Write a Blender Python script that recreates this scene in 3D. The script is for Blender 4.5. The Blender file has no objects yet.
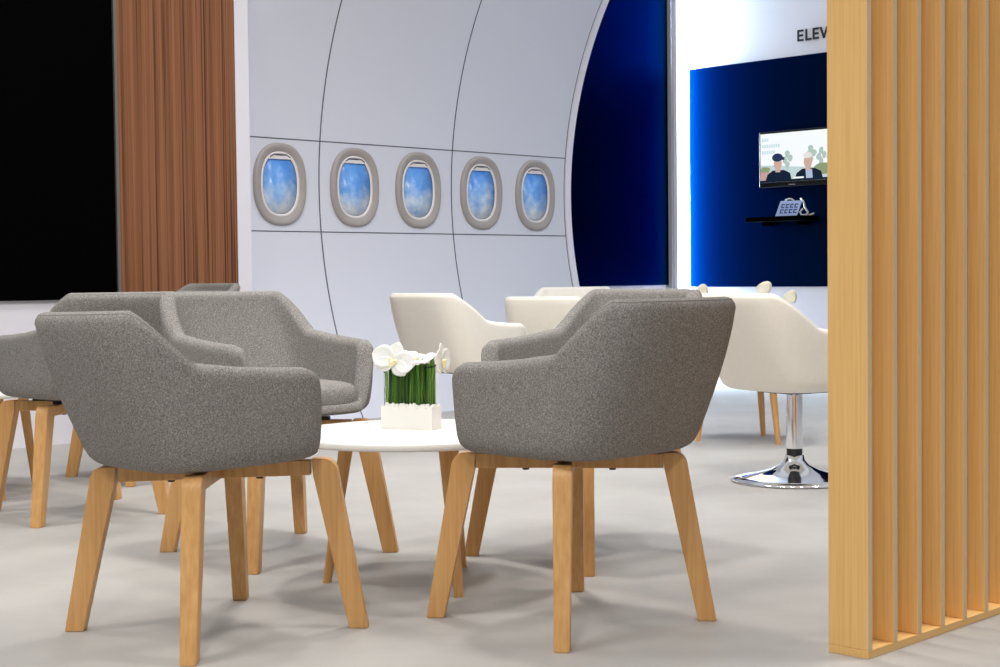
import bpy, bmesh, math, random
from mathutils import Vector, Matrix
random.seed(7)
S = bpy.context.scene
C = S.collection
PI = math.pi
R = math.radians

# ------------------------------------------------------------------ camera
CAM_H, YAW, PITCH, ROLL = 0.87, R(44.8), math.atan((333.5 - 276.8) / 1538.0), 0.01083
fw0 = Vector((-math.sin(YAW), math.cos(YAW), 0)); r0 = Vector((math.cos(YAW), math.sin(YAW), 0)); u0 = Vector((0, 0, 1))
fw = fw0 * math.cos(PITCH) - u0 * math.sin(PITCH)
up = fw0 * math.sin(PITCH) + u0 * math.cos(PITCH)
cr = r0 * math.cos(ROLL) - up * math.sin(ROLL)
cu = r0 * math.sin(ROLL) + up * math.cos(ROLL)
cd = bpy.data.cameras.new('camera'); cam = bpy.data.objects.new('camera', cd); C.objects.link(cam)
cd.sensor_width = 36; cd.sensor_fit = 'HORIZONTAL'; cd.lens = 36 * 1538 / 1000.0; cd.clip_end = 200
m = Matrix((cr, cu, -fw)).transposed().to_4x4(); m.translation = (0, 0, CAM_H)
cam.matrix_world = m
S.camera = cam

# ------------------------------------------------------------------ world, lights, exposure
w = bpy.data.worlds.new('hall'); S.world = w; w.use_nodes = True
bg = w.node_tree.nodes['Background']; bg.inputs[1].default_value = 1.0
wn, wl = w.node_tree.nodes, w.node_tree.links          # a dim hall with a brighter ceiling
wt = wn.new('ShaderNodeTexCoord'); ws = wn.new('ShaderNodeSeparateXYZ'); wr = wn.new('ShaderNodeValToRGB')
wl.new(wt.outputs['Generated'], ws.inputs[0]); wl.new(ws.outputs['Z'], wr.inputs[0]); wl.new(wr.outputs[0], bg.inputs[0])
we = wr.color_ramp.elements; we.new(0.5)
for k, (p, c) in enumerate([(0.0, (0.10, 0.10, 0.105)), (0.22, (0.16, 0.165, 0.18)), (0.65, (0.62, 0.64, 0.68))]):
    we[k].position = p; we[k].color = (*c, 1)
S.view_settings.view_transform = 'Standard'; S.view_settings.look = 'None'
S.view_settings.gamma = 1; S.view_settings.use_curve_mapping = False; S.view_settings.exposure = 0.0

def lamp(x, y, z, power, size, col=(1, 0.965, 0.92), aim=None, spread=110):
    l = bpy.data.lights.new('ceiling_and_fill_lamp', 'AREA'); l.energy = power; l.shape = 'DISK'; l.size = size; l.color = col; l.spread = R(spread)
    o = bpy.data.objects.new('ceiling_and_fill_lamp', l); C.objects.link(o); o.location = (x, y, z)
    if aim: o.rotation_euler = (Vector(aim) - Vector((x, y, z))).to_track_quat('-Z', 'Y').to_euler()
for x, y in ((-1.2, 0.6), (-3.6, 0.2), (-5.8, 1.2), (-1.4, 3.6), (-3.8, 3.4), (-5.6, 4.6)):
    lamp(x, y, 4.6, 27, 0.45)
for x, y, p, ax, ay in ((0.6, -1.6, 30, -2.0, 3.2), (-2.6, -2.2, 26, -4.5, 3.0), (-2.6, 3.4, 46, -7.6, 6.6)):  # unseen fill added from the camera side; last one added for the cabin wall
    lamp(x, y, 4.2, p, 0.5, (1, 0.96, 0.9), aim=(ax, ay, 0.7), spread=120)
for x, y in ((-2.6, 6.6), (-4.8, 7.2)):
    lamp(x, y, 4.6, 22, 0.45, (0.93, 0.96, 1.0))
# LED profile grazing the far wall from the corner
ll = bpy.data.lights.new('led_profile', 'AREA'); ll.shape = 'RECTANGLE'; ll.size = 0.045; ll.size_y = 3.5; ll.energy = 120; ll.color = (0.62, 0.82, 1.0); ll.spread = R(95)
lo = bpy.data.objects.new('led_profile', ll); C.objects.link(lo)
lo.matrix_world = Matrix.Translation((-7.648, 9.765, 1.80)) @ Matrix(((0, 0, -1), (1, 0, 0), (0, -1, 0))).to_4x4()
lamp(-4.6, 8.2, 4.6, 10, 0.4, (0.75, 0.86, 1.0), aim=(-7.6, 8.0, 1.2))  # bluish fill added to tint the right end of the cabin wall

# ------------------------------------------------------------------ materials
def mat(name, col, rough=0.5, metal=0.0, spec=0.5, emit=None, es=0.0):
    mt = bpy.data.materials.new(name); mt.use_nodes = True
    b = mt.node_tree.nodes['Principled BSDF']
    b.inputs['Base Color'].default_value = (*col, 1); b.inputs['Roughness'].default_value = rough
    b.inputs['Metallic'].default_value = metal; b.inputs['Specular IOR Level'].default_value = spec
    if emit: b.inputs['Emission Color'].default_value = (*emit, 1); b.inputs['Emission Strength'].default_value = es
    return mt
def nodes(mt): return mt.node_tree.nodes, mt.node_tree.links, mt.node_tree.nodes['Principled BSDF']
def coords(mt, scale):
    n, l, b = nodes(mt)
    tc = n.new('ShaderNodeTexCoord'); mp = n.new('ShaderNodeMapping'); mp.inputs['Scale'].default_value = scale
    l.new(tc.outputs['Object'], mp.inputs['Vector']); return mp
def noise_mat(name, stops, scale=(1, 1, 1), nscale=10, detail=4, rough=0.6, bump=0.0, spec=0.5, nrough=0.55, bdist=0.002):
    mt = mat(name, stops[0][1], rough, 0, spec); n, l, b = nodes(mt); mp = coords(mt, scale)
    no = n.new('ShaderNodeTexNoise'); no.inputs['Scale'].default_value = nscale; no.inputs['Detail'].default_value = detail; no.inputs['Roughness'].default_value = nrough
    l.new(mp.outputs[0], no.inputs['Vector'])
    rp = n.new('ShaderNodeValToRGB'); e = rp.color_ramp.elements
    while len(e) < len(stops): e.new(0.5)
    for k, (p, c) in enumerate(stops): e[k].position = p; e[k].color = (*c, 1)
    l.new(no.outputs['Fac'], rp.inputs[0]); l.new(rp.outputs[0], b.inputs['Base Color'])
    if bump:
        bp = n.new('ShaderNodeBump'); bp.inputs['Strength'].default_value = bump; bp.inputs['Distance'].default_value = bdist
        l.new(no.outputs['Fac'], bp.inputs['Height']); l.new(bp.outputs[0], b.inputs['Normal'])
    return mt
def sr(r, g, b):
    f = lambda c: (c / 255 / 12.92) if c <= 10 else ((c / 255 + 0.055) / 1.055) ** 2.4
    return (f(r), f(g), f(b))
M = {}
M['felt'] = noise_mat('grey_wool_felt', [(0.28, sr(86, 84, 81)), (0.48, sr(132, 129, 125)), (0.56, sr(145, 142, 138)), (0.74, sr(188, 185, 180))], (1, 1, 1), 260, 4, 0.95, 0.4, 0.1, 0.7, 0.002)
M['felt_welt'] = noise_mat('grey_wool_welt', [(0.3, sr(125, 122, 118)), (0.7, sr(165, 161, 156))], (1, 1, 1), 200, 2, 0.95, 0.2, 0.1)
M['leather'] = noise_mat('cream_leather', [(0.3, sr(235, 230, 219)), (0.7, sr(238, 233, 223))], (1, 1, 1), 60, 3, 0.5, 0.02, 0.35)
M['oak'] = noise_mat('oiled_beech', [(0.2, sr(190, 138, 80)), (0.5, sr(208, 158, 98)), (0.8, sr(220, 174, 114))], (30, 30, 1.2), 3, 4, 0.42, 0.05, 0.4)
M['slat_edge'] = mat('veneer_edge', sr(214, 190, 154), 0.6, 0, 0.3)
M['rail'] = noise_mat('light_oak_rail', [(0.25, sr(220, 172, 104)), (0.5, sr(230, 184, 116)), (0.75, sr(236, 194, 128))], (60, 1.0, 60), 3, 5, 0.5, 0.03, 0.35)
M['slat'] = noise_mat('light_oak_veneer', [(0.25, sr(220, 172, 104)), (0.5, sr(230, 184, 116)), (0.75, sr(236, 194, 128))], (60, 60, 1.0), 3, 5, 0.5, 0.03, 0.35)
M['white_top'] = mat('white_laminate', sr(240, 238, 232), 0.35)
M['ceramic'] = mat('white_ceramic', sr(240, 238, 232), 0.3)
M['wall'] = noise_mat('white_wall_paint', [(0.3, sr(226, 224, 232)), (0.7, sr(229, 227, 235))], (1, 1, 1), 3, 2, 0.6, 0, 0.3)
M['trim'] = mat('grey_trim', sr(172, 170, 176), 0.5)
M['edge'] = mat('dark_edge', sr(112, 106, 102), 0.5)
M['cabin'] = mat('cabin_panel', sr(214, 216, 227), 0.42, 0, 0.4)
M['groove'] = mat('panel_groove', sr(84, 86, 96), 0.6)
M['black'] = mat('black_acrylic', (0.0006, 0.0006, 0.0007), 0.5, 0, 0.02)
for nm, k in (('navy', 1.0), ('navy_bulkhead', 0.3)):
    M[nm] = mat(nm + '_panel', (0.0016 * k, 0.0080 * k, 0.0225 * k), 0.46, 1.0)
    M[nm].node_tree.nodes['Principled BSDF'].inputs['Specular Tint'].default_value = (0.2, 0.5, 1.0, 1)
M['chrome'] = mat('chrome', (0.82, 0.83, 0.86), 0.06, 1.0)
M['rubber'] = mat('black_rubber', (0.012, 0.012, 0.013), 0.5)
M['bezel'] = mat('black_plastic', (0.006, 0.006, 0.007), 0.35, 0, 0.3)
M['led'] = mat('led_strip', (1, 1, 1), 0.5, 0, 0.5, (0.8, 0.92, 1.0), 3)
M['reed'] = noise_mat('green_reed', [(0.3, sr(30, 72, 18)), (0.5, sr(58, 110, 30)), (0.72, sr(128, 165, 60))], (160, 160, 2), 1.5, 2, 0.4, 0, 0.5)
def reed_var():
    n, l, b = nodes(M['reed']); rp = [q for q in n if q.type == 'VALTORGB'][0]
    oi = n.new('ShaderNodeObjectInfo'); r2 = n.new('ShaderNodeValToRGB'); e = r2.color_ramp.elements; e.new(.5); e.new(.5)
    for k, (p, c) in enumerate([(0.0, (.35, .4, .35)), (0.55, (.8, .85, .7)), (0.86, (1.1, 1.1, .9)), (1.0, (2.6, 2.0, 1.6))]): e[k].position = p; e[k].color = (*c, 1)
    mx = n.new('ShaderNodeMix'); mx.data_type = 'RGBA'; mx.blend_type = 'MULTIPLY'; mx.inputs[0].default_value = 1
    l.new(oi.outputs['Random'], r2.inputs[0]); l.new(rp.outputs[0], mx.inputs[6]); l.new(r2.outputs[0], mx.inputs[7]); l.new(mx.outputs[2], b.inputs['Base Color'])
reed_var()
M['petal'] = mat('white_petal', sr(248, 246, 240), 0.6)
M['petal'].node_tree.nodes['Principled BSDF'].inputs['Subsurface Weight'].default_value = 0.15
M['lip'] = mat('yellow_lip', sr(244, 234, 186), 0.6)
M['lily'] = mat('ivory_petal', sr(246, 242, 220), 0.55)
M['bud'] = mat('dark_stem', sr(30, 26, 20), 0.6)
M['pebble'] = mat('white_pebble', sr(240, 238, 230), 0.5)
M['frame'] = mat('taupe_window_frame', sr(164, 157, 153), 0.4, 0, 0.4)
M['bezel_white'] = mat('pale_bezel', sr(226, 220, 220), 0.4)
M['lettering'] = mat('black_lettering', (0.003, 0.003, 0.004), 0.6)
gl = mat('clear_glass', (0.97, 0.99, 0.98), 0.02); gl.node_tree.nodes['Principled BSDF'].inputs['Transmission Weight'].default_value = 1.0
gl.node_tree.nodes['Principled BSDF'].inputs['IOR'].default_value = 1.08; M['glass'] = gl

def floor_mat():
    mt = mat('pale_floor', sr(205, 202, 198), 0.55, 0, 0.3); n, l, b = nodes(mt)
    mp = coords(mt, (1, 1, 1))
    a = n.new('ShaderNodeTexNoise'); a.inputs['Scale'].default_value = 2.2; a.inputs['Detail'].default_value = 7; a.inputs['Roughness'].default_value = 0.6; a.inputs['Distortion'].default_value = 0.4
    l.new(mp.outputs[0], a.inputs['Vector'])
    rp = n.new('ShaderNodeValToRGB'); e = rp.color_ramp.elements
    e[0].position = 0.3; e[0].color = (*sr(166, 163, 159), 1); e[1].position = 0.62; e[1].color = (*sr(178, 175, 170), 1)
    l.new(a.outputs['Fac'], rp.inputs[0]); l.new(rp.outputs[0], b.inputs['Base Color'])
    return mt
M['floor'] = floor_mat()

def zebra_mat():
    mt = mat('striped_walnut', sr(120, 75, 50), 0.5, 0, 0.3); n, l, b = nodes(mt)
    def st(scale, stops, det=3, off=0):
        mp = coords(mt, (1, 1, 0.003)); mp.inputs['Location'].default_value = (off, off, 0)
        no = n.new('ShaderNodeTexNoise'); no.inputs['Scale'].default_value = scale; no.inputs['Detail'].default_value = det; no.inputs['Roughness'].default_value = 0.7
        l.new(mp.outputs[0], no.inputs['Vector'])
        rp = n.new('ShaderNodeValToRGB'); e = rp.color_ramp.elements
        while len(e) < len(stops): e.new(0.5)
        for k, (p, c) in enumerate(stops): e[k].position = p; e[k].color = (*c, 1)
        l.new(no.outputs['Fac'], rp.inputs[0]); return rp
    a = st(17, [(0.30, sr(92, 52, 34)), (0.42, sr(132, 85, 56)), (0.55, sr(152, 102, 70)), (0.66, sr(116, 72, 46)), (0.8, sr(164, 116, 84))], 5)
    c = st(95, [(0.38, (0.26, 0.22, 0.20)), (0.46, (0.88, 0.87, 0.86)), (0.7, (1.0, 1.0, 1.0))], 3, 3.1)
    mx = n.new('ShaderNodeMix'); mx.data_type = 'RGBA'; mx.blend_type = 'MULTIPLY'; mx.inputs[0].default_value = 1.0
    l.new(a.outputs[0], mx.inputs[6]); l.new(c.outputs[0], mx.inputs[7]); l.new(mx.outputs[2], b.inputs['Base Color'])
    return mt
M['zebra'] = zebra_mat()

def sky_mat():
    mt = mat('sky_print', (0.3, 0.5, 0.9), 0.25, 0, 0.3); n, l, b = nodes(mt)
    tc = n.new('ShaderNodeTexCoord'); sp = n.new('ShaderNodeSeparateXYZ'); l.new(tc.outputs['Object'], sp.inputs[0])
    geo = n.new('ShaderNodeObjectInfo')
    no = n.new('ShaderNodeTexNoise'); no.inputs['Scale'].default_value = 9; no.inputs['Detail'].default_value = 5; no.inputs['Roughness'].default_value = 0.6
    no.noise_dimensions = '4D'; mul = n.new('ShaderNodeMath'); mul.operation = 'MULTIPLY'; mul.inputs[1].default_value = 40
    l.new(geo.outputs['Random'], mul.inputs[0]); l.new(mul.outputs[0], no.inputs['W']); l.new(tc.outputs['Object'], no.inputs['Vector'])
    ma = n.new('ShaderNodeMath'); ma.operation = 'MULTIPLY_ADD'; ma.inputs[1].default_value = 1.5; ma.inputs[2].default_value = 0.0; l.new(sp.outputs['Z'], ma.inputs[0])
    ad = n.new('ShaderNodeMath'); ad.operation = 'ADD'; l.new(ma.outputs[0], ad.inputs[0]); l.new(no.outputs['Fac'], ad.inputs[1])
    rp = n.new('ShaderNodeValToRGB'); e = rp.color_ramp.elements; e.new(0.5); e.new(0.5)
    for k, (p, c) in enumerate([(0.20, sr(234, 240, 250)), (0.38, sr(176, 206, 244)), (0.56, sr(112, 168, 236)), (0.82, sr(74, 138, 224))]):
        e[k].position = p; e[k].color = (*c, 1)
    l.new(ad.outputs[0], rp.inputs[0]); l.new(rp.outputs[0], b.inputs['Base Color'])
    return mt
M['sky'] = sky_mat()

# ------------------------------------------------------------------ helpers
def obj(name, bm, mats, parent=None, smooth=True, angle=None):
    me = bpy.data.meshes.new(name); bmesh.ops.recalc_face_normals(bm, faces=bm.faces[:]); bm.to_mesh(me); bm.free()
    if not isinstance(mats, (list, tuple)): mats = [mats]
    for k in mats: me.materials.append(M[k])
    if smooth:
        me.polygons.foreach_set('use_smooth', [True] * len(me.polygons))
        if angle: me.set_sharp_from_angle(angle=R(angle))
    o = bpy.data.objects.new(name, me); C.objects.link(o)
    if parent: o.parent = parent
    return o
def thing(name, label, cat, loc=(0, 0, 0), rz=0, group=None):
    o = bpy.data.objects.new(name, None); C.objects.link(o); o.location = loc; o.rotation_euler = (0, 0, rz)
    o.empty_display_size = 0.1
    return tag(o, label, cat, group)
def tag(o, label, cat, group=None):
    o['label'] = label; o['category'] = cat
    if group: o['group'] = group
    return o
def struct(o, label=None):
    o['kind'] = 'structure'
    if label: o['label'] = label
    return o
def copy_tree(root, loc, rz, label, group=None):
    c = root.copy(); C.objects.link(c); c.location = loc; c.rotation_euler = (0, 0, rz); c['label'] = label
    if group: c['group'] = group
    def kids(a, b):
        for ch in list(a.children):
            d = ch.copy(); C.objects.link(d); d.parent = b; kids(ch, d)
    kids(root, c); return c
def box(bm, x0, x1, y0, y1, z0, z1, mi=0, bevel=0.0):
    t = bmesh.new()
    vs = [t.verts.new(p) for p in ((x0, y0, z0), (x1, y0, z0), (x1, y1, z0), (x0, y1, z0), (x0, y0, z1), (x1, y0, z1), (x1, y1, z1), (x0, y1, z1))]
    for f in ((3, 2, 1, 0), (4, 5, 6, 7), (0, 1, 5, 4), (1, 2, 6, 5), (2, 3, 7, 6), (3, 0, 4, 7)): t.faces.new([vs[i] for i in f]).material_index = mi
    if bevel: bmesh.ops.bevel(t, geom=t.edges[:], offset=bevel, segments=2, affect='EDGES', profile=0.5)
    for f in t.faces: f.material_index = mi
    merge(bm, t)
def merge(bm, t, mtx=None):
    me = bpy.data.meshes.new('tmp'); 
    if mtx: t.transform(mtx)
    t.to_mesh(me); t.free(); bm.from_mesh(me); bpy.data.meshes.remove(me)
def loft(bm, rings, close=True, cap0=True, cap1=True, mi=0):
    rv = [[bm.verts.new(p) for p in r] for r in rings]
    n = len(rv[0])
    for a, b in zip(rv, rv[1:]):
        for i in range(n if close else n - 1):
            j = (i + 1) % n
            bm.faces.new((a[i], a[j], b[j], b[i])).material_index = mi
    if cap0: bm.faces.new(rv[0][::-1]).material_index = mi
    if cap1: bm.faces.new(rv[-1]).material_index = mi
    return rv
def lathe(bm, prof, n=40, cx=0, cy=0, mi=0):
    loft(bm, [[(cx + r * math.cos(2 * PI * i / n), cy + r * math.sin(2 * PI * i / n), z) for i in range(n)] for r, z in prof], mi=mi)
def tube(bm, pts, r, n=8, closed=False, mi=0):
    pts = [Vector(p) for p in pts]; rings = []
    L = len(pts)
    nv = None
    for k, p in enumerate(pts):
        if closed: d = pts[(k + 1) % L] - pts[k - 1]
        else: d = pts[min(k + 1, L - 1)] - pts[max(k - 1, 0)]
        if d.length < 1e-9: d = Vector((0, 0, 1))
        d.normalize()
        if nv is None: nv = d.orthogonal().normalized()
        nv = (nv - d * nv.dot(d)); nv = nv.normalized() if nv.length > 1e-6 else d.orthogonal().normalized()
        b = d.cross(nv); rr = r(k / (L - 1)) if callable(r) else r
        rings.append([p + nv * (rr * math.cos(2 * PI * i / n)) + b * (rr * math.sin(2 * PI * i / n)) for i in range(n)])
    if closed: rings.append(rings[0])
    loft(bm, rings, cap0=not closed, cap1=not closed, mi=mi)
    if closed: bmesh.ops.remove_doubles(bm, verts=bm.verts[:], dist=1e-6)
def lerp(xs, ys, x):
    if x <= xs[0]: return ys[0]
    for i in range(len(xs) - 1):
        if x <= xs[i + 1]: return ys[i] + (ys[i + 1] - ys[i]) * (x - xs[i]) / (xs[i + 1] - xs[i])
    return ys[-1]
def sm(t): t = max(0, min(1, t)); return t * t * (3 - 2 * t)
def spow(v, p): return math.copysign(abs(v) ** p, v)

# ------------------------------------------------------------------ setting
XL, XD, YW = -7.45, -7.74, 9.80       # white/black/wood wall plane, dark bulkhead plane, far wall plane
bm = bmesh.new(); box(bm, -11, 7, -7, 13, -0.1, 0); struct(obj('floor', bm, 'floor', smooth=False), 'pale grey hall floor with faint scuffs')
bm = bmesh.new(); box(bm, XL - 0.6, XL, -1.0, 5.405, 0, 3.6); struct(obj('wall_left', bm, 'wall', smooth=False), 'white wall under the black panel')
bm = bmesh.new(); box(bm, XD - 0.35, 0.5, YW, YW + 0.15, 0, 3.9); struct(obj('wall_back', bm, 'wall', smooth=False), 'white far wall behind the navy panel')
bm = bmesh.new(); box(bm, XD - 0.1, XD, 8.40, YW - 0.001, 0, 3.8); struct(obj('wall_bulkhead', bm, 'wall', smooth=False), 'white wall behind the dark bulkhead panel')
# white post at the near end of the cabin wall, grey fin in the corner
bm = bmesh.new(); box(bm, XL + 0.001, XL + 0.03, 5.31, 5.407, 0, 3.6, bevel=0.003); struct(obj('trim_1', bm, 'wall', smooth=False), 'white upright trim beside the brown panel')
bm = bmesh.new(); box(bm, XD + 0.001, XD + 0.05, 9.705, 9.76, 0, 3.6, bevel=0.002); struct(obj('trim_2', bm, 'trim', smooth=False), 'grey upright trim in the corner')
# wall claddings
bm = bmesh.new(); box(bm, XL + 0.001, XL + 0.025, -0.8, 4.505, 0.772, 3.5, bevel=0.002)
tag(obj('black_wall_panel', bm, 'black', smooth=False), 'black wall panel at the far left above the white wall', 'wall panel')
bm = bmesh.new(); box(bm, XL + 0.001, XL + 0.03, 4.512, 4.53, 0.0, 3.5)
tag(obj('edge_strip', bm, 'edge', smooth=False), 'thin grey edge strip between the black and brown wall panels', 'trim strip')
bm = bmesh.new(); box(bm, XL + 0.001, XL + 0.028, 4.531, 5.309, 0.0, 3.5, bevel=0.002)
tag(obj('wood_wall_panel', bm, 'zebra', smooth=False), 'brown striped wood wall panel beside the white trim', 'wall panel')

# curved cabin wall (a slice of an aircraft cabin)
ZC, RC = 1.45, 2.8
def cabx(z, off=0.0):
    dz = z - ZC; rr = RC if dz < 0 else RC * 0.97
    return -7.69 + off + rr - math.sqrt(rr * rr - dz * dz)
zs = [3.5 * i / 56 for i in range(57)]
bm = bmesh.new()
Y0, Y1 = 5.3, 8.49
loft(bm, [[(cabx(z), Y0, z) for z in zs] + [(cabx(z) - 0.06, Y0, z) for z in reversed(zs)],
          [(cabx(z), Y1, z) for z in zs] + [(cabx(z) - 0.06, Y1, z) for z in reversed(zs)]])
def vgroove(y, w=0.0045, mi=1, lift=0.0012):
    loft(bm, [[(cabx(z, lift), y - w, z), (cabx(z, lift), y + w, z), (cabx(z, -0.003), y + w, z), (cabx(z, -0.003), y - w, z)] for z in zs], mi=mi)
def hgroove(z, w=0.0035):
    loft(bm, [[(cabx(z - w, 0.0012), y, z - w), (cabx(z + w, 0.0012), y, z + w), (cabx(z + w, -0.003), y, z + w), (cabx(z - w, -0.003), y, z - w)] for y in (Y0, Y1 - 0.055)], mi=1)
vgroove(6.131); vgroove(7.284); vgroove(8.43, 0.003); hgroove(1.738); hgroove(1.166)
# raised white end rim
loft(bm, [[(cabx(z, 0.012), Y1 - 0.055, z), (cabx(z, 0.012), Y1 + 0.004, z), (cabx(z, -0.06), Y1 + 0.004, z), (cabx(z, -0.06), Y1 - 0.055, z)] for z in zs], mi=2)
struct(obj('wall_cabin', bm, ['cabin', 'groove', 'wall'], angle=30), 'curved pale cabin wall with panel seams')

# dark bulkhead panel behind the cabin end
bm = bmesh.new(); box(bm, XD + 0.001, XD + 0.02, 8.42, 9.70, 0.79, 3.6, bevel=0.002)
tag(obj('bulkhead_panel', bm, 'navy_bulkhead', smooth=False), 'dark navy wall panel between the curved cabin wall and the corner', 'wall panel')

# five oval cabin windows
def oval(hw, hh, n=48, e=2.4, pw=1.0):
    return [(hw * spow(math.sin(2 * PI * i / n), 2 / e), hh * spow(math.cos(2 * PI * i / n), 2 / e)) for i in range(n)]
def make_window(label):
    t = thing('cabin_window', label, 'window', group='oval cabin windows')
    bm = bmesh.new()
    prof = [(0.200, 0.256, -0.022), (0.1995, 0.2555, 0.000), (0.196, 0.252, 0.008), (0.189, 0.245, 0.014), (0.181, 0.237, 0.0145), (0.170, 0.226, 0.011), (0.158, 0.213, 0.006), (0.147, 0.201, -0.002)]
    loft(bm, [[(x, y, z) for y, z in oval(a, b)] for a, b, x in prof], cap0=False, cap1=False)
    obj('window_frame', bm, 'frame', t)
    bm = bmesh.new()
    prof = [(0.1475, 0.2015, -0.002), (0.144, 0.197, 0.002), (0.134, 0.187, 0.000), (0.130, 0.183, -0.006)]
    loft(bm, [[(x, y, z) for y, z in oval(a, b)] for a, b, x in prof], cap0=False, cap1=False)
    bz = obj('bezel', bm, 'bezel_white', t)
    bm = bmesh.new()
    loft(bm, [[(x, y, z - 0.002) for y, z in oval(a, b)] for a, b, x in [(0.1305, 0.182, -0.008), (0.1305, 0.182, -0.0055), (0.1285, 0.180, -0.0055)]], cap0=False, cap1=False)
    obj('seal', bm, 'groove', bz)
    bm = bmesh.new()
    loft(bm, [[(x, y, z - 0.002) for y, z in oval(0.1295, 0.181)] for x in (-0.009, -0.007)])
    obj('pane', bm, 'sky', t)
    # raised shade with its grip lip at the top
    bm = bmesh.new()
    pts = [(-0.100, 0.154), (0.100, 0.154), (0.060, 0.176), (-0.060, 0.176)]
    loft(bm, [[(x, y, z) for y, z in pts] for x in (-0.006, 0.001)])
    sh = obj('shade', bm, 'bezel_white', t, smooth=False)
    bm = bmesh.new(); tube(bm, [(0.002, y, z) for y, z in ((-0.078, 0.165), (-0.050, 0.183), (0.050, 0.183), (0.078, 0.165))], 0.003, 6)
    obj('grip_lip', bm, 'groove', sh)
    return t
WY = [5.818, 6.418, 6.972, 7.565, 8.112]
WN = ['leftmost oval cabin window nearest the brown wall panel', 'second oval cabin window from the brown wall panel', 'middle oval cabin window of the row of five',
      'fourth oval cabin window, second from the dark bulkhead panel', 'rightmost oval cabin window nearest the dark bulkhead panel']
w0 = make_window(WN[0]); w0.location = (cabx(1.459) + 0.015, WY[0], 1.457)
for y, lb in zip(WY[1:], WN[1:]): copy_tree(w0, (cabx(1.459) + 0.015, y, 1.457), 0, lb)

# navy display panel on the far wall and the LED strip at its left
bm = bmesh.new(); box(bm, -7.575, -0.4, YW - 0.012, YW - 0.001, 0.772, 2.497, bevel=0.002)
tag(obj('display_panel', bm, 'navy', smooth=False), 'large navy wall panel behind the television, glowing blue at its left edge', 'wall panel')
t = thing('led_strip', 'vertical white LED light strip in the corner left of the navy panel', 'light', (-7.66, YW - 0.001, 0))
b = bmesh.new(); box(b, -0.06, 0.0, -0.062, 0.0, 0.02, 3.6); obj('channel', b, 'wall', t, smooth=False)
b = bmesh.new(); box(b, 0.0005, 0.008, -0.058, -0.006, 0.03, 3.59); obj('diffuser', b, 'led', t, smooth=False)

# lettering
t = thing('wall_lettering', 'black capital letters on the white wall above the navy panel', 'lettering', (-6.56, YW - 0.001, 2.603))
def letter(x, strokes):
    b = bmesh.new()
    for s in strokes:
        pts = [(x + px, py) for px, py in s]
        loft(b, [[(px, y, pz) for px, pz in pts] for y in (0, -0.006)])
    obj('letter', b, 'lettering', t, smooth=False)
LH, LW, LT = 0.085, 0.053, 0.015
E_ = [[(0, 0), (LT, 0), (LT, LH), (0, LH)]] + [[(LT * .9, z), (LW * k, z), (LW * k, z + LT), (LT * .9, z + LT)] for z, k in ((0, 1), (LH / 2 - LT / 2, .93), (LH - LT, 1))]
L_ = [[(0, 0), (LT, 0), (LT, LH), (0, LH)], [(LT * .9, 0), (LW, 0), (LW, LT), (LT * .9, LT)]]
V_ = [[(-.006, LH), (LT - .003, LH), (.040, 0), (.026, 0)], [(.069, LH), (.052, LH), (.024, 0), (.038, 0)]]
A_ = [[(-.006, 0), (LT - .005, 0), (.045, LH), (.030, LH)], [(.082, 0), (.063, 0), (.031, LH), (.046, LH)], [(.016, .02), (.06, .02), (.054, .035), (.022, .035)]]
for x, st in ((0.0, E_), (0.071, L_), (0.134, E_), (0.199, V_), (0.272, A_)): letter(x, st)

# television
TX0, TX1, TZ0, TZ1 = -6.87, -6.13, 1.525, 1.945
t = thing('wall_television', 'flat television on the navy wall showing two men under a white sky', 'television', (TX0, YW - 0.012, TZ0))
TW, TH = TX1 - TX0, TZ1 - TZ0
b = bmesh.new(); box(b, 0, TW, -0.05, -0.0005, 0, TH, bevel=0.004); obj('housing', b, 'bezel', t, smooth=False)
def emis(name, c, s=1.0):
    M[name] = mat(name, (0, 0, 0), 0.4, 0, 0.1, c, s)
for nm, c, s in (('scr_sky', (0.93, 0.98, 1.0), 1.0), ('scr_pale', sr(205, 228, 232), 1), ('scr_tree', sr(178, 198, 190), 1), ('scr_hedge', sr(140, 158, 120), 1), ('scr_far', sr(196, 214, 216), 1),
                 ('scr_red', sr(198, 160, 156), 1), ('scr_dark', sr(20, 34, 54), 1), ('scr_cap', sr(42, 56, 92), 1), ('scr_skin', sr(206, 172, 158), 1), ('scr_shirt', sr(176, 190, 214), 1), ('scr_hair', sr(232, 226, 222), 1)):
    emis(nm, c, s)
SM = ['scr_sky', 'scr_pale', 'scr_tree', 'scr_hedge', 'scr_far', 'scr_red', 'scr_dark', 'scr_cap', 'scr_skin', 'scr_shirt', 'scr_hair']
b = bmesh.new()
layer = [0.0505]
def flat(pts, mi):
    layer[0] += 0.00012
    vs = [b.verts.new((0.014 + u * (TW - 0.028), -layer[0], 0.036 + v * (TH - 0.052))) for u, v in pts]
    b.faces.new(vs).material_index = mi
def blob(cx, cz, rx, rz, mi, n=18, wob=0.0):
    flat([(cx + rx * (1 + wob * math.sin(5 * k + cx * 40)) * math.cos(2 * PI * k / n), cz + rz * (1 + wob * math.cos(7 * k)) * math.sin(2 * PI * k / n)) for k in range(n)], mi)
flat([(0, 0), (1, 0), (1, 1), (0, 1)], 0)
flat([(0, 0.0), (1, 0.0), (1, .30), (.7, .26), (.4, .3), (.2, .34), (0, .36)], 4)
for k in range(3):
    x = 0.02
    for q in range((3, 8, 6)[k]):
        flat([(x, .84 - .13 * k), (x + .022, .84 - .13 * k), (x + .022, .91 - .13 * k), (x, .91 - .13 * k)], 1); x += .029
blob(.06, .26, .06, .07, 3, wob=.15); flat([(0, .04), (.2, .04), (.2, .17), (.1, .21), (0, .22)], 5)
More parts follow.
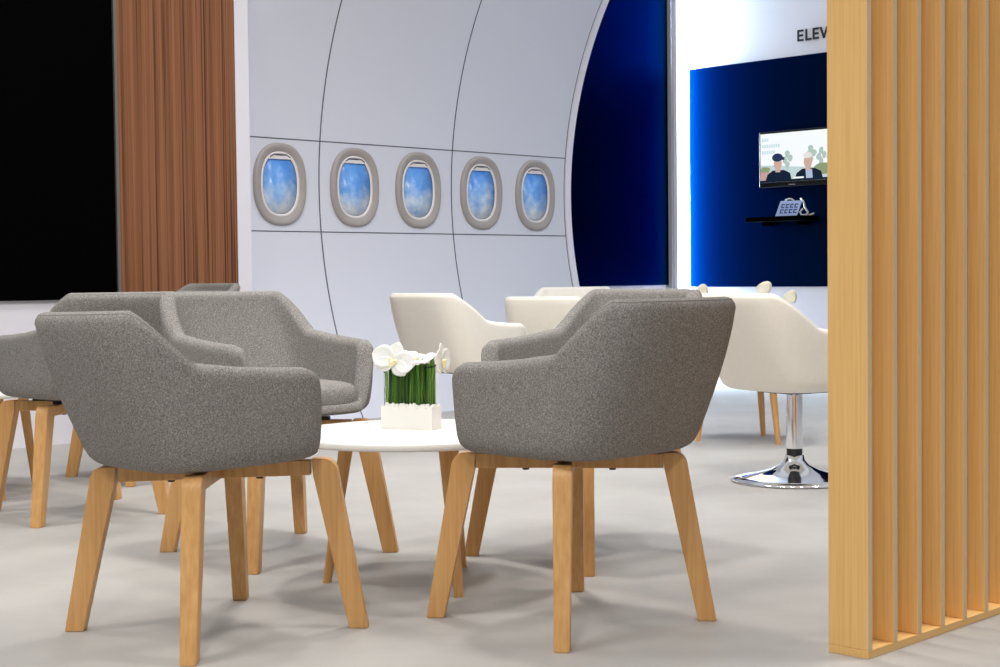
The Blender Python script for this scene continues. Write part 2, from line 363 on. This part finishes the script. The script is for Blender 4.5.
for cx, cz, s in ((.34, .45, .05), (.63, .52, .06), (.76, .47, .05), (.9, .45, .07)):
    flat([(cx - .006, .1), (cx + .006, .1), (cx + .004, cz), (cx - .004, cz)], 2)
    for dx, dz in ((0, .12), (-.03, 0), (.035, .03), (0, -.1)): blob(cx + dx, cz + dz, s * .6, .07, 2, 12, .2)
blob(.78, .22, .10, .13, 3, wob=.12); blob(.92, .25, .1, .16, 3, wob=.12)
def man(cx, s, cap):
    s *= 1.1
    flat([(cx - .15 * s, 0), (cx + .16 * s, 0), (cx + .14 * s, .17), (cx + .07 * s, .24), (cx - .06 * s, .24), (cx - .12 * s, .16)], 6)
    if not cap: flat([(cx - .02, 0), (cx + .06, 0), (cx + .05, .22), (cx - .03, .22)], 9)
    flat([(cx - .03, .2), (cx + .03, .2), (cx + .03, .3), (cx - .03, .3)], 8)
    blob(cx, .38, .052, .135, 8)
    if cap:
        blob(cx - .005, .50, .068, .085, 7); flat([(cx + .0, .45), (cx + .085, .44), (cx + .08, .50), (cx, .53)], 7)
    else: blob(cx - .004, .505, .055, .06, 10)
man(.225, 1.0, True); man(.60, 1.05, False)
flat([(0, 0), (1, 0), (1, .045), (0, .045)], 6); flat([(.42, .05), (.55, .05), (.55, .085), (.42, .085)], 0)
obj('screen', b, SM, t, smooth=False)
b = bmesh.new(); box(b, TW * .36, TW * .44, -0.052, -0.0505, 0.010, 0.016); obj('logo_plate', b, 'trim', t, smooth=False)

# shelf with a small sign card and a cable
t = thing('wall_shelf', 'slim black wall shelf under the television', 'shelf', (-6.88, YW - 0.012, 1.262))
b = bmesh.new(); box(b, 0, 0.50, -0.22, -0.0005, 0, 0.035, bevel=0.002); obj('board', b, 'black', t, smooth=False)
for x in (0.08, 0.39):
    b = bmesh.new(); box(b, x, x + .03, -0.12, -0.0005, -0.03, 0); obj('bracket', b, 'black', t, smooth=False)
M['card'] = mat('pale_blue_card', sr(176, 196, 238), 0.5); M['card_ink'] = mat('card_ink', sr(30, 46, 110), 0.6)
t = thing('sign_card', 'small pale blue card with dark lettering standing on the black shelf', 'sign', (-6.575, YW - 0.15, 1.2975), R(8))
b = bmesh.new(); loft(b, [[(x + sh, y0 + d, z) for x, z, y0, sh in ((-0.08, 0, 0, 0), (0.095, 0, 0, 0), (0.095, 0.115, 0.03, 0.03), (-0.08, 0.115, 0.03, 0.03))] for d in (0, -0.006)])
obj('card', b, 'card', t, smooth=False)
b = bmesh.new()
for row, z in enumerate((0.062, 0.022)):
    for k in range(4):
        x = -0.055 + k * 0.036; yy = -0.0075 + z / 0.115 * 0.03; s = z / 0.115 * 0.03 + row * .004
        yt = yy + 0.03 / .115 * .03
        loft(b, [[(x + s, yy + d, z), (x + .008 + s, yy + d, z), (x + .012 + s, yt + d, z + .03), (x + .004 + s, yt + d, z + .03)] for d in (0, -0.001)])
        loft(b, [[(x + s + .004, yy + d, z + .0), (x + .026 + s, yy + d, z), (x + .026 + s, yy + d + .0018, z + .008), (x + .004 + s, yy + d + .0018, z + .008)] for d in (0, -0.001)])
        loft(b, [[(x + s + .010, yt + d - .002, z + .022), (x + .030 + s, yt + d - .002, z + .022), (x + .031 + s, yt + d, z + .030), (x + .010 + s, yt + d, z + .030)] for d in (0, -0.001)])
obj('lettering', b, 'card_ink', t, smooth=False)
b = bmesh.new(); loft(b, [[(x, y, z) for y, z in ((0.03, 0.10), (0.034, 0.10), (0.075, 0.0), (0.070, 0.0))] for x in (-0.02, 0.03)]); obj('easel', b, 'card', t, smooth=False)
M['cable'] = mat('white_cable', sr(196, 190, 180), 0.5)
b = bmesh.new()
q = bmesh.new()
tube(q, [(-6.80 + .055 * math.cos(a), YW - .10, 1.36 + .04 * math.sin(a)) for a in [PI * k / 10 for k in range(11)]], 0.006, 8)
tube(q, [(-6.70, YW - .075, 1.40), (-6.67, YW - .075, 1.37), (-6.64, YW - .09, 1.31), (-6.60, YW - .10, 1.27), (-6.605, YW - .11, 1.242), (-6.65, YW - .12, 1.242), (-6.67, YW - .12, 1.27), (-6.64, YW - .12, 1.30)], 0.009, 8)
tube(q, [(-6.60, YW - .10, 1.245), (-6.55, YW - .12, 1.242), (-6.52, YW - .12, 1.255)], 0.008, 8)
merge(b, q, Matrix.Translation((0.20, 0, 0.0625)) @ Matrix.Translation((-6.65, 0, 1.235)) @ Matrix.Diagonal((.8, 1, .8, 1)) @ Matrix.Translation((6.65, 0, -1.235)))
tag(obj('cable', b, 'cable'), 'looped off-white cable beside the card on the shelf', 'cable')

# ------------------------------------------------------------------ slatted partition
t = thing('slat_partition', 'tall light oak slatted partition at the right', 'partition', (-1.94, 3.014, 0))
b = bmesh.new(); box(b, 0, 0.104, 0, 1.62, 0, 0.019, bevel=0.0012); obj('bottom_rail', b, 'rail', t, smooth=False)
b = bmesh.new(); box(b, 0, 0.104, 0, 1.62, 2.60, 2.626, bevel=0.0015); obj('top_rail', b, 'rail', t, smooth=False)
sl = None
for k in range(15):
    if sl is None:
        b = bmesh.new(); box(b, 0, 0.104, 0, 0.0185, 0.0192, 2.5998, bevel=0.0012)
        b.normal_update()
        for f in b.faces: f.material_index = 1 if abs(f.calc_center_median().x - .104) < .0006 else 0
        o = sl = obj('slat', b, ['slat', 'slat_edge'], t, smooth=False)
    else:
        o = sl.copy(); C.objects.link(o); o.parent = t
    o.location = (0, k * 0.1144 if k == 14 else k * 0.1092, 0)

# ------------------------------------------------------------------ tub chairs
PZ = [.437, .4385, .443, .452, .465, .486, .530, .600, .670, .740, .830]
PA = [.150, .195, .222, .238, .248, .254, .260, .266, .271, .272, .268]
PB = [.150, .195, .215, .230, .242, .253, .272, .302, .328, .351, .374]
PF = [.165, .197, .212, .221, .226, .228, .230, .231, .232, .232, .232]
NE = 4.2
def plan(phi, z, off=0.0):
    a, yb, yf = 1.03 * lerp(PZ, PA, z), 1.03 * lerp(PZ, PB, z), 1.03 * lerp(PZ, PF, z)
    s, c = math.sin(phi), math.cos(phi)
    x = a * spow(s, 2 / NE); y = (yf if c > 0 else yb) * spow(c, 2 / NE)
    if off:
        nx = spow(s, 2 - 2 / NE) / a; ny = spow(c, 2 - 2 / NE) / (yf if c > 0 else yb)
        L = math.hypot(nx, ny) or 1
        x -= off * nx / L; y -= off * ny / L
    return x, y
def rim_h(phi, zf, za, zt, soft=0.0):
    s, c = math.sin(phi), math.cos(phi)
    x = .27 * spow(s, 2 / NE); y = (.225 if c > 0 else .315) * spow(c, 2 / NE)
    za = za + .006 - .020 * max(0, min(1, (y + .16) / .36))
    h = za
    if y > 0: h = zf + (za - zf) * sm((abs(x) - .190) / .055)
    if y > 0.14 and h > zf + .1: h -= 0.036 * max(0, min(1, (y - .11) / .115)) ** 2.2
    if y < 0: h = za + (zt - za) * (.6 * sm((-y - .145 + soft) / (.135 + soft)) + .4 * max(0, min(1, (-y - .16 + soft) / (.11 + soft)))) + .010 * sm(-y / .15) * (1 - sm((-y - .15) / .1))
    return h
def shell_bm(zf, za, zt, th, soft=0.0):
    bm = bmesh.new(); N = 128
    phis = [2 * PI * (i + .5) / N for i in range(N)]
    low = [.437, .4372, .4378, .439, .4415, .445, .450, .457, .464]
    cols = []; welt = []
    for p in phis:
        h = rim_h(p, zf, za, zt, soft); col = []
        zt_ = h - th * .5; kk = min(1, (zt_ - .437) / .027)
        for z in low: col.append((*plan(p, z), .437 + (z - .437) * kk))
        K = 14; z0 = .437 + .027 * kk
        for k in range(1, K + 1):
            z = z0 + (max(zt_, z0 + .001) - z0) * k / K; col.append((*plan(p, max(z, .463)), z))
        zt_ = max(zt_, z0 + .001)
        for k in range(1, 8):
            a = PI * k / 8
            z = zt_ + th * .5 * math.sin(a); col.append((*plan(p, max(zt_, .463), th / 2 * (1 - math.cos(a))), z))
        if h > .70: welt.append((*plan(p, zt_, th * .18), zt_ + th * .385))
        for k in range(0, 9):
            z = zt_ + (min(.458, zt_ - .004) - zt_) * k / 8; col.append((*plan(p, max(z, .463), th), z))
        cols.append(col)
    V = [[bm.verts.new(q) for q in c] for c in cols]
    for i in range(N):
        a, c = V[i], V[(i + 1) % N]
        for k in range(len(a) - 1): bm.faces.new((a[k], c[k], c[k + 1], a[k + 1]))
    bm.faces.new([v[0] for v in V]); bm.faces.new([v[-1] for v in V][::-1])
    return bm, welt
def cushion_bm(z0, z1):
    bm = bmesh.new(); N = 64; rings = []
    def ring(s, z, crown=0):
        out = []
        for i in range(N):
            a = 2 * PI * i / N
            x = .208 * s * spow(math.sin(a), 2 / 4.5); y = (.224 if math.cos(a) > 0 else .225) * s * spow(math.cos(a), 2 / 4.5)
            out.append((x, y, z))
        return out
    H = z1 - z0
    for s, f in ((.90, 0), (.96, .04), (.99, .16), (1.0, .36), (.995, .55), (.975, .74), (.93, .88), (.82, .96), (.62, 1.02), (.36, 1.05), (.12, 1.06)): rings.append(ring(s, z0 + H * f))
    loft(bm, rings); return bm
def leg_bm():
    # one splayed leg in the +r direction (local x = radial), knee rounded at the outer top corner
    prof = [(.336, 0), (.378, 0)] + [(.303, .372)]
    arc = [(.300 - .032 * (1 - math.cos(a)) * 1.0, .385 + .040 * math.sin(a)) for a in [PI / 2 * k / 5 for k in range(6)]]
    prof = [(.322, 0), (.368, 0)] + arc + [(.236, .425), (.240, .385)]
    bm = bmesh.new()
    def wdt(z): return (.0185 + .0045 * z / .42)
    loft(bm, [[(r, s * wdt(z), z) for r, z in prof] for s in (-1, 1)])
    bmesh.ops.bevel(bm, geom=[e for e in bm.edges], offset=.002, segments=2, affect='EDGES')
    return bm
def chair_shell_parts(t, fabric, weltm, zf, za, zt, th, zoff=0.0, yoff=0.0, soft=0.0):
    bm, welt = shell_bm(zf, za, zt, th, soft)
    sh = obj('seat_shell', bm, fabric, t); sh.location = (0, yoff, zoff)
    b = bmesh.new(); tube(b, welt, .0013, 6); obj('piping', b, weltm, sh)
    cu = obj('seat_cushion', cushion_bm(.4455, .540), fabric, t); cu.location = (0, yoff, zoff)
    return sh
def make_wood_chair(label):
    t = thing('tub_chair', label, 'chair', group='grey upholstered tub chairs')
    chair_shell_parts(t, 'felt', 'felt_welt', .478, .679, .824, .055, zoff=-.004)
    lm = leg_bm()
    first = None
    for k in range(4):
        if first is None: first = o = obj('leg', lm, 'oak', t, angle=40)
        else: o = first.copy(); C.objects.link(o); o.parent = t
        o.rotation_euler = (0, 0, PI / 4 + k * PI / 2)
    b = bmesh.new()
    for k in range(2):
        q = bmesh.new(); box(q, -.238, .238, -.018, .018, .385 + .0004 * k, .4218 + .0004 * k, bevel=.002); merge(b, q, Matrix.Rotation(PI / 4 + k * PI / 2, 4, 'Z'))
    obj('cross_frame', b, 'oak', t, smooth=False)
    b = bmesh.new()
    for k in range(4):
        q = bmesh.new(); box(q, .085, .17, -.016, .016, .4222, .4325, bevel=.002); merge(b, q, Matrix.Rotation(PI / 4 + k * PI / 2, 4, 'Z'))
    box(b, -.09, .09, -.09, .09, .4224, .4328)
    obj('mounting_plate', b, 'rubber', t, smooth=False)
    b = bmesh.new(); lathe(b, [(.004, .379), (.009, .380), (.009, .3846), (.004, .3848)], 12); first = obj('bolt', b, 'rubber', t)
    for k in range(4):
        o = first if k == 0 else first.copy()
        if k: C.objects.link(o); o.parent = t
        a = PI / 4 + k * PI / 2; o.location = (.11 * math.cos(a), .11 * math.sin(a), 0)
    return t
# heading: local +y is the way the chair faces
def rz(dx, dy): return math.atan2(dy, dx) - PI / 2
def set_shell(c, yoff, rot=0.0):
    for ch in c.children:
        if ch.name.split('.')[0] in ('seat_shell', 'seat_cushion'):
            ch.location.y += yoff; ch.rotation_euler.z += rot
G1 = 'grey upholstered tub chairs'
A = make_wood_chair('grey tub chair at the left front, seen from its back and side')
A.location = (-3.191, 2.202, 0); A.rotation_euler = (0, 0, rz(0, 1))
D = copy_tree(A, (-2.616, 2.878, 0), rz(-1, 0) - R(6), 'grey tub chair right of the round table, nearest the slatted partition')
Cc = copy_tree(A, (-3.951, 2.966, 0), rz(1, 0) - R(4), 'grey tub chair behind the round table, showing its seat cushion to the camera')
F = copy_tree(A, (-3.197, 3.571, 0), rz(0, -1), 'grey tub chair hidden almost wholly behind the right front grey chair')
B = copy_tree(A, (-5.196, 2.970, 0), rz(-1, 0) - R(9), 'grey tub chair cut by the left edge, under the black panel')
Gc = copy_tree(A, (-5.93, 3.74, 0), rz(0, -1), 'grey tub chair farthest back at the left, only its wooden legs showing under the others')
set_shell(A, -.024, -R(4)); set_shell(D, -.024, R(6)); set_shell(B, -.04, R(9))
for ch in A.children:
    if ch.name.startswith('seat'): ch.scale = (.972, .972, 1)
def lift_shell(c, dz):
    for ch in c.children:
        if ch.name.split('.')[0] in ('seat_shell', 'seat_cushion'): ch.location.z += dz
lift_shell(Cc, .010); lift_shell(D, -.004); lift_shell(A, -.006); lift_shell(F, .006); lift_shell(B, .010)
for c, k in ((A, 1.025), (Cc, 1.045)):
    for ch in c.children:
        if ch.name.split('.')[0] == 'leg': ch.scale.x = k
# the left front chair sits a touch lower on its left-hand legs
piv = Vector((.19, .19, .42)); ax = Vector((1, -1, 0)).normalized()
TM = Matrix.Translation(piv) @ Matrix.Rotation(R(1.5), 4, ax) @ Matrix.Translation(-piv)
for ch in A.children:
    nm = ch.name.split('.')[0]
    if nm == 'leg':
        d = Vector((math.cos(ch.rotation_euler.z), math.sin(ch.rotation_euler.z), 0)); top = TM @ (d * .27 + Vector((0, 0, .425)))
        ch.scale.z = top.z / .425
    else:
        lm4 = Matrix.Translation(ch.location) @ Matrix.Rotation(ch.rotation_euler.z, 4, 'Z') @ Matrix.Diagonal((*ch.scale, 1))
        ch.matrix_local = TM @ lm4

# round low tables with three tapered legs
def make_table(label):
    t = thing('round_table', label, 'table', group='round white low tables')
    b = bmesh.new(); lathe(b, [(.20, .412), (.352, .412), (.357, .4135), (.360, .418), (.360, .429), (.358, .4325), (.354, .434), (.20, .434)], 96); obj('tabletop', b, 'white_top', t, angle=50)
    b = bmesh.new()
    for k in range(3):
        q = bmesh.new(); box(q, -.03, .215, -.022, .022, .392, .4118, bevel=.002); merge(b, q, Matrix.Rotation(R(-135 + 120 * k), 4, 'Z'))
    obj('leg_brace', b, 'oak', t, smooth=False)
    b = bmesh.new()
    n = 20; rings = []
    for f in [k / 8 for k in range(9)]:
        r = .0215 - .009 * f; z = .411 * (1 - f); rr = .192 + .063 * f
        rings.append([(rr + r * spow(math.cos(2 * PI * i / n), .8), r * spow(math.sin(2 * PI * i / n), .8), z) for i in range(n)])
    loft(b, rings); first = obj('leg', b, 'oak', t, angle=60); first.rotation_euler = (0, 0, R(-135))
    for k in (1, 2):
        o = first.copy(); C.objects.link(o); o.parent = t; o.rotation_euler = (0, 0, R(-135 + 120 * k))
    return t
T = make_table('round white table with three wooden legs between the front grey chairs, carrying the orchid planter'); T.location = (-3.261, 2.932, 0)
copy_tree(T, (-5.97, 3.00, 0), 0, 'round white table behind the left-edge grey chair, only a leg showing')
copy_tree(T, (-4.745, 6.60, 0), 0, 'round white table behind the cream chair beside the slats, its wooden legs showing')

# cream chairs on chrome pedestals
def make_pedestal_chair(label):
    t = thing('pedestal_chair', label, 'chair', group='cream tub chairs on pedestals')
    dz = -.069
    sh = chair_shell_parts(t, 'leather', 'leather', .474, .684, .830, .045, dz, soft=.05)
    for ch in t.children: ch.scale.z = 1.037
    b = bmesh.new(); lathe(b, [(.240, 0), (.262, .001), (.268, .005), (.266, .010), (.22, .019), (.16, .031), (.10, .048), (.06, .068), (.043, .090), (.0385, .108), (.030, .110)], 64)
    obj('base', b, 'chrome', t)
    b = bmesh.new(); lathe(b, [(.029, .104), (.033, .110), (.033, .134), (.029, .140)], 32); obj('gas_lift', b, 'rubber', t, angle=40)
    b = bmesh.new(); lathe(b, [(.030, .136), (.0345, .137), (.0345, .362), (.040, .366), (.040, .371), (.03, .372)], 40); obj('column', b, 'chrome', t, angle=40)
    b = bmesh.new(); box(b, -.10, .10, -.10, .10, .372, .3825, bevel=.002); obj('mounting_plate', b, 'rubber', t, smooth=False)
    return t
G2 = 'cream tub chairs on pedestals'
W4 = make_pedestal_chair('cream tub chair on a chrome pedestal beside the slatted partition')
W4.location = (-3.665, 5.44, 0); W4.rotation_euler = (0, 0, rz(0, 1) - R(13))
def at(px, depth):   # point on the floor at image column px and this distance ahead of the camera
    X = (px - 500) / 1538 * depth
    return (r0.x * X + fw0.x * depth, r0.y * X + fw0.y * depth, 0)
copy_tree(W4, at(467, 8.0), rz(0, 1), 'leftmost cream tub chair, behind the white orchids')
W2 = copy_tree(W4, at(571, 8.6), rz(0, 1) + R(13), 'second cream tub chair from the left, its back to the camera')
W3 = copy_tree(W4, at(567, 9.9), rz(.5, -.8), 'cream tub chair farthest back, peeping over the back of another cream chair')
def raise_seat(c, dz):
    for ch in c.children:
        if ch.name.split('.')[0] in ('seat_shell', 'seat_cushion', 'column', 'mounting_plate'): ch.location.z += dz
raise_seat(W2, -.03); raise_seat(W3, .006)
# one grey pedestal chair far left
E0 = copy_tree(W4, at(163, 8.1), rz(0, -1), 'grey chair back peeping over the other grey chairs, in front of the brown panel', G1)
E0.name = 'pedestal_chair'
for ch in E0.children:
    nm = ch.name.split('.')[0]
    if nm in ('seat_shell', 'seat_cushion'):
        ch.data = ch.data.copy(); ch.data.materials[0] = M['felt']; ch.location.z += .06
        for g in ch.children: g.data = g.data.copy(); g.data.materials[0] = M['felt_welt']
    elif nm in ('column', 'mounting_plate'): ch.location.z += .06

# ------------------------------------------------------------------ orchid planter on the front table
ZT = .434
def petal(length, width, cup=.25, thick=.0012, tipw=.55, n=9, mth=7):
    bm = bmesh.new(); top = []; bot = []
    for i in range(n):
        f = i / (n - 1); wv = width * (math.sin(PI * min(1, f * .93 + .05)) ** .75)
        rt = []; rb = []
        for j in range(mth):
            g = j / (mth - 1) * 2 - 1
            x = g * wv / 2; z = cup * (length * .5 * f * f * .5) + cup * abs(g) ** 2 * wv * .35
            rt.append((x, f * length, z + thick)); rb.append((x, f * length, z - thick))
        top.append([bm.verts.new(p) for p in rt]); bot.append([bm.verts.new(p) for p in rb])
    for i in range(n - 1):
        for j in range(mth - 1):
            bm.faces.new((top[i][j], top[i][j + 1], top[i + 1][j + 1], top[i + 1][j])); bm.faces.new((bot[i][j + 1], bot[i][j], bot[i + 1][j], bot[i + 1][j + 1]))
    for i in range(n - 1):
        bm.faces.new((bot[i][0], top[i][0], top[i + 1][0], bot[i + 1][0])); bm.faces.new((top[i][-1], bot[i][-1], bot[i + 1][-1], top[i + 1][-1]))
    for j in range(mth - 1):
        bm.faces.new((top[0][j], bot[0][j], bot[0][j + 1], top[0][j + 1])); bm.faces.new((bot[-1][j], top[-1][j], top[-1][j + 1], bot[-1][j + 1]))
    return bm
def basis(normal, upv):
    n = Vector(normal).normalized(); u = Vector(upv); u = (u - n * u.dot(n)).normalized(); x = u.cross(n)
    return Matrix((x, u, n)).transposed().to_4x4()
def orchid(parent, loc, normal, s=1.0, upv=(0, 0, 1)):
    B4 = Matrix.Translation(loc) @ basis(normal, upv)
    bm = bmesh.new()
    for ang, L, Wd, lift in ((90, .040, .034, 0), (212, .040, .032, 0), (328, .040, .032, 0), (8, .049, .050, .002), (172, .049, .050, .002)):
        q = petal(L * s, Wd * s, .28)
        merge(bm, q, B4 @ Matrix.Translation((0, 0, lift)) @ Matrix.Rotation(R(ang - 90), 4, 'Z'))
    bl = obj('orchid_bloom', bm, 'petal', parent)
    bm = bmesh.new()
    q = bmesh.new(); bmesh.ops.create_uvsphere(q, u_segments=12, v_segments=8, radius=.0062 * s); q.transform(Matrix.Diagonal((1, 1.2, .9, 1))); merge(bm, q, B4 @ Matrix.Translation((0, -.004 * s, .007 * s)))
    for sx in (-1, 1):
        q = bmesh.new(); bmesh.ops.create_uvsphere(q, u_segments=10, v_segments=6, radius=.0042 * s); merge(bm, q, B4 @ Matrix.Translation((sx * .006 * s, .001, .008 * s)))
    q = bmesh.new(); bmesh.ops.create_uvsphere(q, u_segments=10, v_segments=6, radius=.0036 * s); q.transform(Matrix.Diagonal((.8, 1.9, .8, 1))); merge(bm, q, B4 @ Matrix.Translation((0, -.009 * s, .009 * s)))
    obj('bloom_lip', bm, 'lip', bl)
PL = thing('orchid_planter', 'white rectangular planter of green reeds and white orchids on the round table', 'plant', (-3.312, 2.967, ZT), R(19.6))
PLW, PLD, PLH = .167, .058, .066
b = bmesh.new()
loft(b, [[(x * sx, y * sy, z) for sx, sy in ((-1, -1), (1, -1), (1, 1), (-1, 1))] for x, y, z in
         ((PLW / 2, PLD / 2, 0), (PLW / 2, PLD / 2, PLH), (PLW / 2 - .005, PLD / 2 - .005, PLH), (PLW / 2 - .005, PLD / 2 - .005, PLH - .012))])
bmesh.ops.bevel(b, geom=[e for e in b.edges if len(e.link_faces) == 2 and e.calc_face_angle(0) > 1], offset=.0012, segments=2, affect='EDGES')
obj('planter_box', b, 'ceramic', PL, angle=40)
# clear sleeve round the reeds
b = bmesh.new(); hx, hy = .076, .0235
for x0, x1, y0, y1 in ((-hx, hx, -hy, -hy + .003), (-hx, hx, hy - .003, hy), (-hx, -hx + .003, -hy + .0031, hy - .0031), (hx - .003, hx, -hy + .0031, hy - .0031)):
    box(b, x0, x1, y0, y1, PLH - .011, PLH + .122)
obj('glass_sleeve', b, 'glass', PL, smooth=False)
rnd = random.Random(3)
proto_reeds = []
for v in range(5):
    b = bmesh.new(); n = 6; wd = (.0064, .0042, .0035, .0072, .005)[v]
    rings = []
    for f in (0, .25, .5, .75, 1):
        rings.append([(wd * math.cos(2 * PI * i / n) * (1 - .12 * f), wd * .55 * math.sin(2 * PI * i / n), f * .138 + (.004 * math.cos(2 * PI * i / n) if f == 1 else 0)) for i in range(n)])
    loft(b, rings)
    me = bpy.data.meshes.new('reed'); bmesh.ops.recalc_face_normals(b, faces=b.faces[:]); b.to_mesh(me); b.free(); me.materials.append(M['reed'])
    proto_reeds.append(me)
for row, y in enumerate((-.016, -.005, .006, .016)):
    for k in range(14):
        x = -.0715 + .143 * (k + rnd.uniform(.2, .8)) / 14
        o = bpy.data.objects.new('reed', rnd.choice(proto_reeds)); C.objects.link(o); o.parent = PL
        o.location = (x, y + rnd.uniform(-.002, .002), PLH - .011); o.rotation_euler = (rnd.uniform(-.04, .04), rnd.uniform(-.07, .07), rnd.uniform(-.5, .5)); o.scale = (1, 1, rnd.uniform(.92, 1.08))
pm = []
for v in range(3):
    b = bmesh.new(); bmesh.ops.create_icosphere(b, subdivisions=2, radius=.0080)
    for q in b.verts: q.co *= 1 + rnd.uniform(-.09, .09)
    b.transform(Matrix.Diagonal((1.15, .95, .8, 1)))
    me = bpy.data.meshes.new('pebble'); b.to_mesh(me); b.free(); me.materials.append(M['pebble']); me.polygons.foreach_set('use_smooth', [True] * len(me.polygons)); pm.append(me)
for k in range(13):
    o = bpy.data.objects.new('pebble', pm[k % 3]); C.objects.link(o); o.parent = PL
    o.location = (-.066 + .132 * k / 12, -.0235 + rnd.uniform(-.001, .001), PLH - .002 + rnd.uniform(-.002, .006)); o.rotation_euler = (rnd.uniform(0, 3), rnd.uniform(0, 3), rnd.uniform(0, 3))
for k in range(5):
    o = bpy.data.objects.new('pebble', pm[k % 3]); C.objects.link(o); o.parent = PL
    o.location = (.0765, -.018 + .009 * k, PLH - .001); o.rotation_euler = (k, k, k)
orchid(PL, (-.036, -.034, .196), (.12, -1, .22), 1.42, (.25, 0, 1))
orchid(PL, (.022, -.014, .200), (.2, -.35, 1), 1.0, (.3, .9, .2))
orchid(PL, (.104, -.012, .196), (.98, .14, .05), 1.3, (.1, 0, 1))
b = bmesh.new(); tube(b, [(.045, -.012, .165), (.055, -.014, .178), (.068, -.016, .180), (.078, -.012, .181), (.096, -.010, .188)], lambda f: .0022, 8)
obj('flower_stem', b, 'bud', PL)
b = bmesh.new()
q = petal(.055, .030, .3); merge(b, q, Matrix.Translation((.042, -.015, .196)) @ basis((-.2, -.8, .6), (1, 0, .35)))
obj('orchid_bud', b, 'petal', PL)

# calla lilies on the table behind the cream chair
def lily_arrangement(loc):
    t = thing('calla_lily_planter', 'white planter of calla lilies behind the cream chair, blooms showing above its back', 'plant', loc)
    b = bmesh.new()
    lathe(b, [(.055, 0), (.06, .004), (.07, .12), (.066, .12), (.06, .105)], 32); obj('pot', b, 'ceramic', t, angle=40)
    for (x, h, tx) in ((-.245, .278, .2), (.050, .306, .8), (.205, .245, .35)):
        d = r0 * x
        tip = Vector((d.x, d.y, h)); base = Vector((d.x * .15, d.y * .15, .10))
        b = bmesh.new(); tube(b, [base, base.lerp(tip, .4) + Vector((0, 0, .05)), base.lerp(tip, .75) + Vector((0, 0, .03)), tip], .005, 8); st = obj('stem', b, 'reed', t)
        b = bmesh.new(); rings = []; n = 20
        ax = (r0 * tx + Vector((0, 0, 1))).normalized(); B4 = Matrix.Translation(tip) @ basis(ax, r0)
        for k in range(9):
            f = k / 8; r = .007 + .026 * f ** 2.4
            ring = []
            for i in range(n):
                a = 2 * PI * i / n; lip = (f ** 3) * (.024 * math.cos(2 * a) + .014 * math.cos(a))
                rr = r * (1 + .45 * f * f * max(0, math.cos(a)))
                ring.append(B4 @ Vector((rr * math.cos(a) , rr * math.sin(a), .075 * f + lip)))
            rings.append(ring)
        for k in range(7, -1, -1):
            f = k / 8; rings.append([p + ((B4 @ Vector((0, 0, .075 * f + .012))) - p) * .10 for p in rings[k]])
        loft(b, rings); obj('lily_bloom', b, 'lily', st)
        b = bmesh.new(); tube(b, [B4 @ Vector((0, 0, .015)), B4 @ Vector((.001, 0, .05))], .004, 8); obj('spadix', b, 'lip', st)
lily_arrangement((-4.745, 6.60, ZT))
